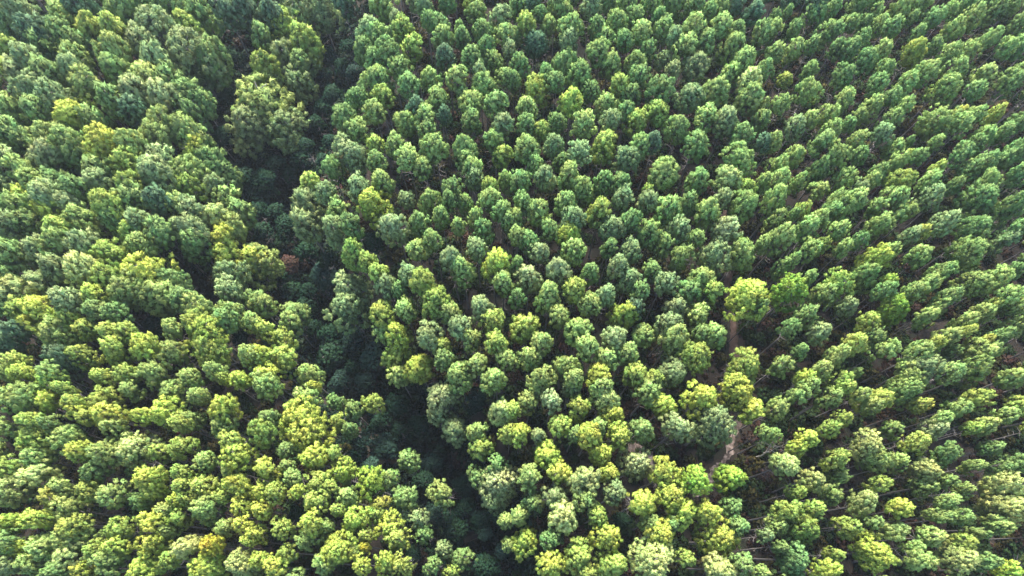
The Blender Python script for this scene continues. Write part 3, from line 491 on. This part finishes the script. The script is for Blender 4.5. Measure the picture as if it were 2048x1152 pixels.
lite_trunks = [trunk_geo(900 + i, sides=5, dead=7) for i in range(5)]
for v_, q_ in [(None, None)]: pass
lt = [(np.array(v), np.array(q)) for v, q in lite_trunks]
def add_rest(i, x, y, z0, h, R_, CH, col, soups):
    global nV
    a = rng.uniform(0, 6.28); V, Nn, A = transform(soups[i % len(soups)], x, y, z0 + h - CH, R_, CH, a)
    VV.append(V); NN.append(Nn); AA.append(A); TT.append(np.repeat(np.array([col]), len(V), 0))
    v, q = lt[i % len(lt)]; c, s = math.cos(a), math.sin(a); M = np.array([[c, s, 0], [-s, c, 0], [0, 0, 1]]); k = (R_ / 2.1) ** 0.7
    TV.append((v @ M) * np.array([k, k, h / 18.0]) + np.array([x, y, z0])); TQ.append(q + nV); nV += len(v)
for i, t in enumerate(rest): add_rest(i, t['x'], t['y'], t['z0'], t['h'], t['R'], t['CH'], tint_of(t, rnd), fill_loose if is_loose(t['px'], t['py']) else fill_soups)
for i, (x, y, z0, h, vis) in enumerate(extra):
    R_ = rng.uniform(1.2, 1.75); c = rnd.choice('llggpy'); add_rest(i, x, y, z0, h, R_, R_ * 1.45, tint_of(dict(c=c), rnd), fill_soups if vis else far_soups)
print('trees', len(trees), 'pines', len(pines), 'chosen', len(chosen), 'low', len(lows), 'rest', len(rest), 'extra', len(extra), 'visible extra', sum(e[4] for e in extra))
V = np.concatenate(VV); print('rest triangles', len(V))
wood = bpy.data.objects.new('pine_wood', tri_mesh('pine_wood', V, M_CROWN_V, np.concatenate(NN), {'puff': np.concatenate(AA), 'tint': np.concatenate(TT)}))
COL.objects.link(wood); wood['kind'] = 'stuff'; wood['label'] = 'the many further pine crowns of the plantation filling in between the larger ones'; wood['category'] = 'pine wood'
Vt = np.concatenate(TV); Qt = np.concatenate(TQ); me = bpy.data.meshes.new('trunks')
me.vertices.add(len(Vt)); me.vertices.foreach_set('co', Vt.reshape(-1).astype(np.float32)); me.loops.add(len(Qt) * 4); me.loops.foreach_set('vertex_index', Qt.reshape(-1).astype(np.int32))
me.polygons.add(len(Qt)); me.polygons.foreach_set('loop_start', np.arange(0, len(Qt) * 4, 4, dtype=np.int32)); me.polygons.foreach_set('use_smooth', np.ones(len(Qt), bool)); me.update(calc_edges=True)
me.materials.append(M_BARK); to = bpy.data.objects.new('trunks', me); COL.objects.link(to); to.parent = wood; to['kind'] = 'stuff'

# ------------------------------------------------------------------ undergrowth between the trees: shrubs, ferns, saplings
shrub = [crown_soup(40 + i, kind='leaf', puffs=34, leaves=8, psize=0.24, sharp=0.5, broad=0.8, inner=0.1) for i in range(6)]
VV, NN, AA, TT = [], [], [], []
def add_shrub(x, y, r, col, i):
    z = float(terrain(x, y)); V, Nn, A = transform(shrub[i % 6], x, y, z + r * 0.45, r, r * 0.75, rng.uniform(0, 6.28))
    VV.append(V); NN.append(Nn); AA.append(A); TT.append(np.repeat(np.array([col]), len(V), 0))
n = 0
while n < 10500:
    x, y = rng.uniform(-118, 118), rng.uniform(-14, 126)
    px, py, d = to_px(x, y, 0)
    if not (-60 < px < 2108 and -60 < py < 1212): continue
    if min(seg_dist(x, y, T) for T in TRACKS) < 1.5: continue
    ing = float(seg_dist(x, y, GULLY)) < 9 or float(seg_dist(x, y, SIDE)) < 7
    if not ing and math.sin(x * 0.35) + math.sin(y * 0.3 + x * 0.1) + rng.normal() * 0.6 < -1.2: continue
    r = rng.uniform(0.45, 1.5) if not ing else rng.uniform(0.7, 1.9)
    u = rng.random()
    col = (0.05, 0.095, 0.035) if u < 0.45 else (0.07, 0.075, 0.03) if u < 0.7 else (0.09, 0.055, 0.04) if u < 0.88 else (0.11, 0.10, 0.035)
    if ing: col = (0.02, 0.05, 0.027) if u < 0.6 else (0.026, 0.045, 0.03) if u < 0.94 else (0.05, 0.035, 0.025)  # gully shrubs coloured darker, the shade down there painted into them
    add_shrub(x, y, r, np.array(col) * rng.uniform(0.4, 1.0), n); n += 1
k_ = 0
while k_ < 4200:                                            # knee-high bracken and dry weeds on the open floor by the track and under the right-hand stand
    x, y = rng.uniform(0, 75), rng.uniform(-12, 85)
    dt = min(float(seg_dist(x, y, T)) for T in TRACKS)
    if dt < 0.9 or (dt > 14 and rng.random() < 0.45): continue
    u = rng.random(); col = (0.075, 0.045, 0.034) if u < 0.45 else (0.05, 0.035, 0.028) if u < 0.7 else (0.035, 0.05, 0.02) if u < 0.93 else (0.13, 0.10, 0.08)
    add_shrub(x, y, rng.uniform(0.18, 0.5), np.array(col) * rng.uniform(0.5, 1.2), k_); k_ += 1
for i in range(2600):                                        # fallen branches and stalks lying on the litter
    x, y = rng.uniform(-95, 95), rng.uniform(-12, 100); l = rng.uniform(0.5, 2.2); a = rng.uniform(0, 6.28); dx, dy = math.cos(a), math.sin(a)
    z = float(terrain(x, y)) + 0.06; w_ = rng.uniform(0.02, 0.05); p = np.array([x, y, z]); q = np.array([x + dx * l, y + dy * l, float(terrain(x + dx * l, y + dy * l)) + rng.uniform(0.05, 0.5)]); s_ = np.array([-dy, dx, 0]) * w_; u_ = np.array([0, 0, w_ * 1.6])
    V = np.array([[p - s_, q, p + u_], [p + u_, q, p + s_]]); VV.append(V); NN.append(np.tile(np.array([0, 0, 1.0]), (2, 3, 1))); AA.append(np.full((2, 3), 0.5)); TT.append(np.tile(np.array([0.20, 0.165, 0.14]) * rng.uniform(0.5, 1.2), (2, 1)))
V = np.concatenate(VV); print('shrub triangles', len(V))
und = bpy.data.objects.new('undergrowth', tri_mesh('undergrowth', V, M_CROWN_V, np.concatenate(NN), {'puff': np.concatenate(AA), 'tint': np.concatenate(TT)}))
COL.objects.link(und); und['kind'] = 'stuff'; und['label'] = 'dark shrubs, ferns and saplings growing on the litter beneath the pines'; und['category'] = 'undergrowth'

# ------------------------------------------------------------------ the thin morning air over the forest
hm = bpy.data.materials.new('haze'); hm.use_nodes = True; hn = hm.node_tree; hn.nodes.remove(hn.nodes['Principled BSDF'])
pv = hn.nodes.new('ShaderNodeVolumePrincipled'); pv.inputs['Density'].default_value = 0.00015; pv.inputs['Color'].default_value = (0.78, 0.88, 1.0, 1); pv.inputs['Anisotropy'].default_value = 0.2
hn.links.new(pv.outputs[0], hn.nodes['Material Output'].inputs['Volume'])
hx, hy0, hy1, hz0, hz1 = 950.0, -650.0, 1550.0, -20.0, 104.0
hv = [(x, y, z) for z in (hz0, hz1) for x, y in ((-hx, hy0), (hx, hy0), (hx, hy1), (-hx, hy1))]
hme = bpy.data.meshes.new('haze'); hme.from_pydata(hv, [], [(3, 2, 1, 0), (4, 5, 6, 7), (0, 1, 5, 4), (1, 2, 6, 5), (2, 3, 7, 6), (3, 0, 4, 7)]); hme.materials.append(hm)
ho = bpy.data.objects.new('haze', hme); COL.objects.link(ho); ho['kind'] = 'stuff'
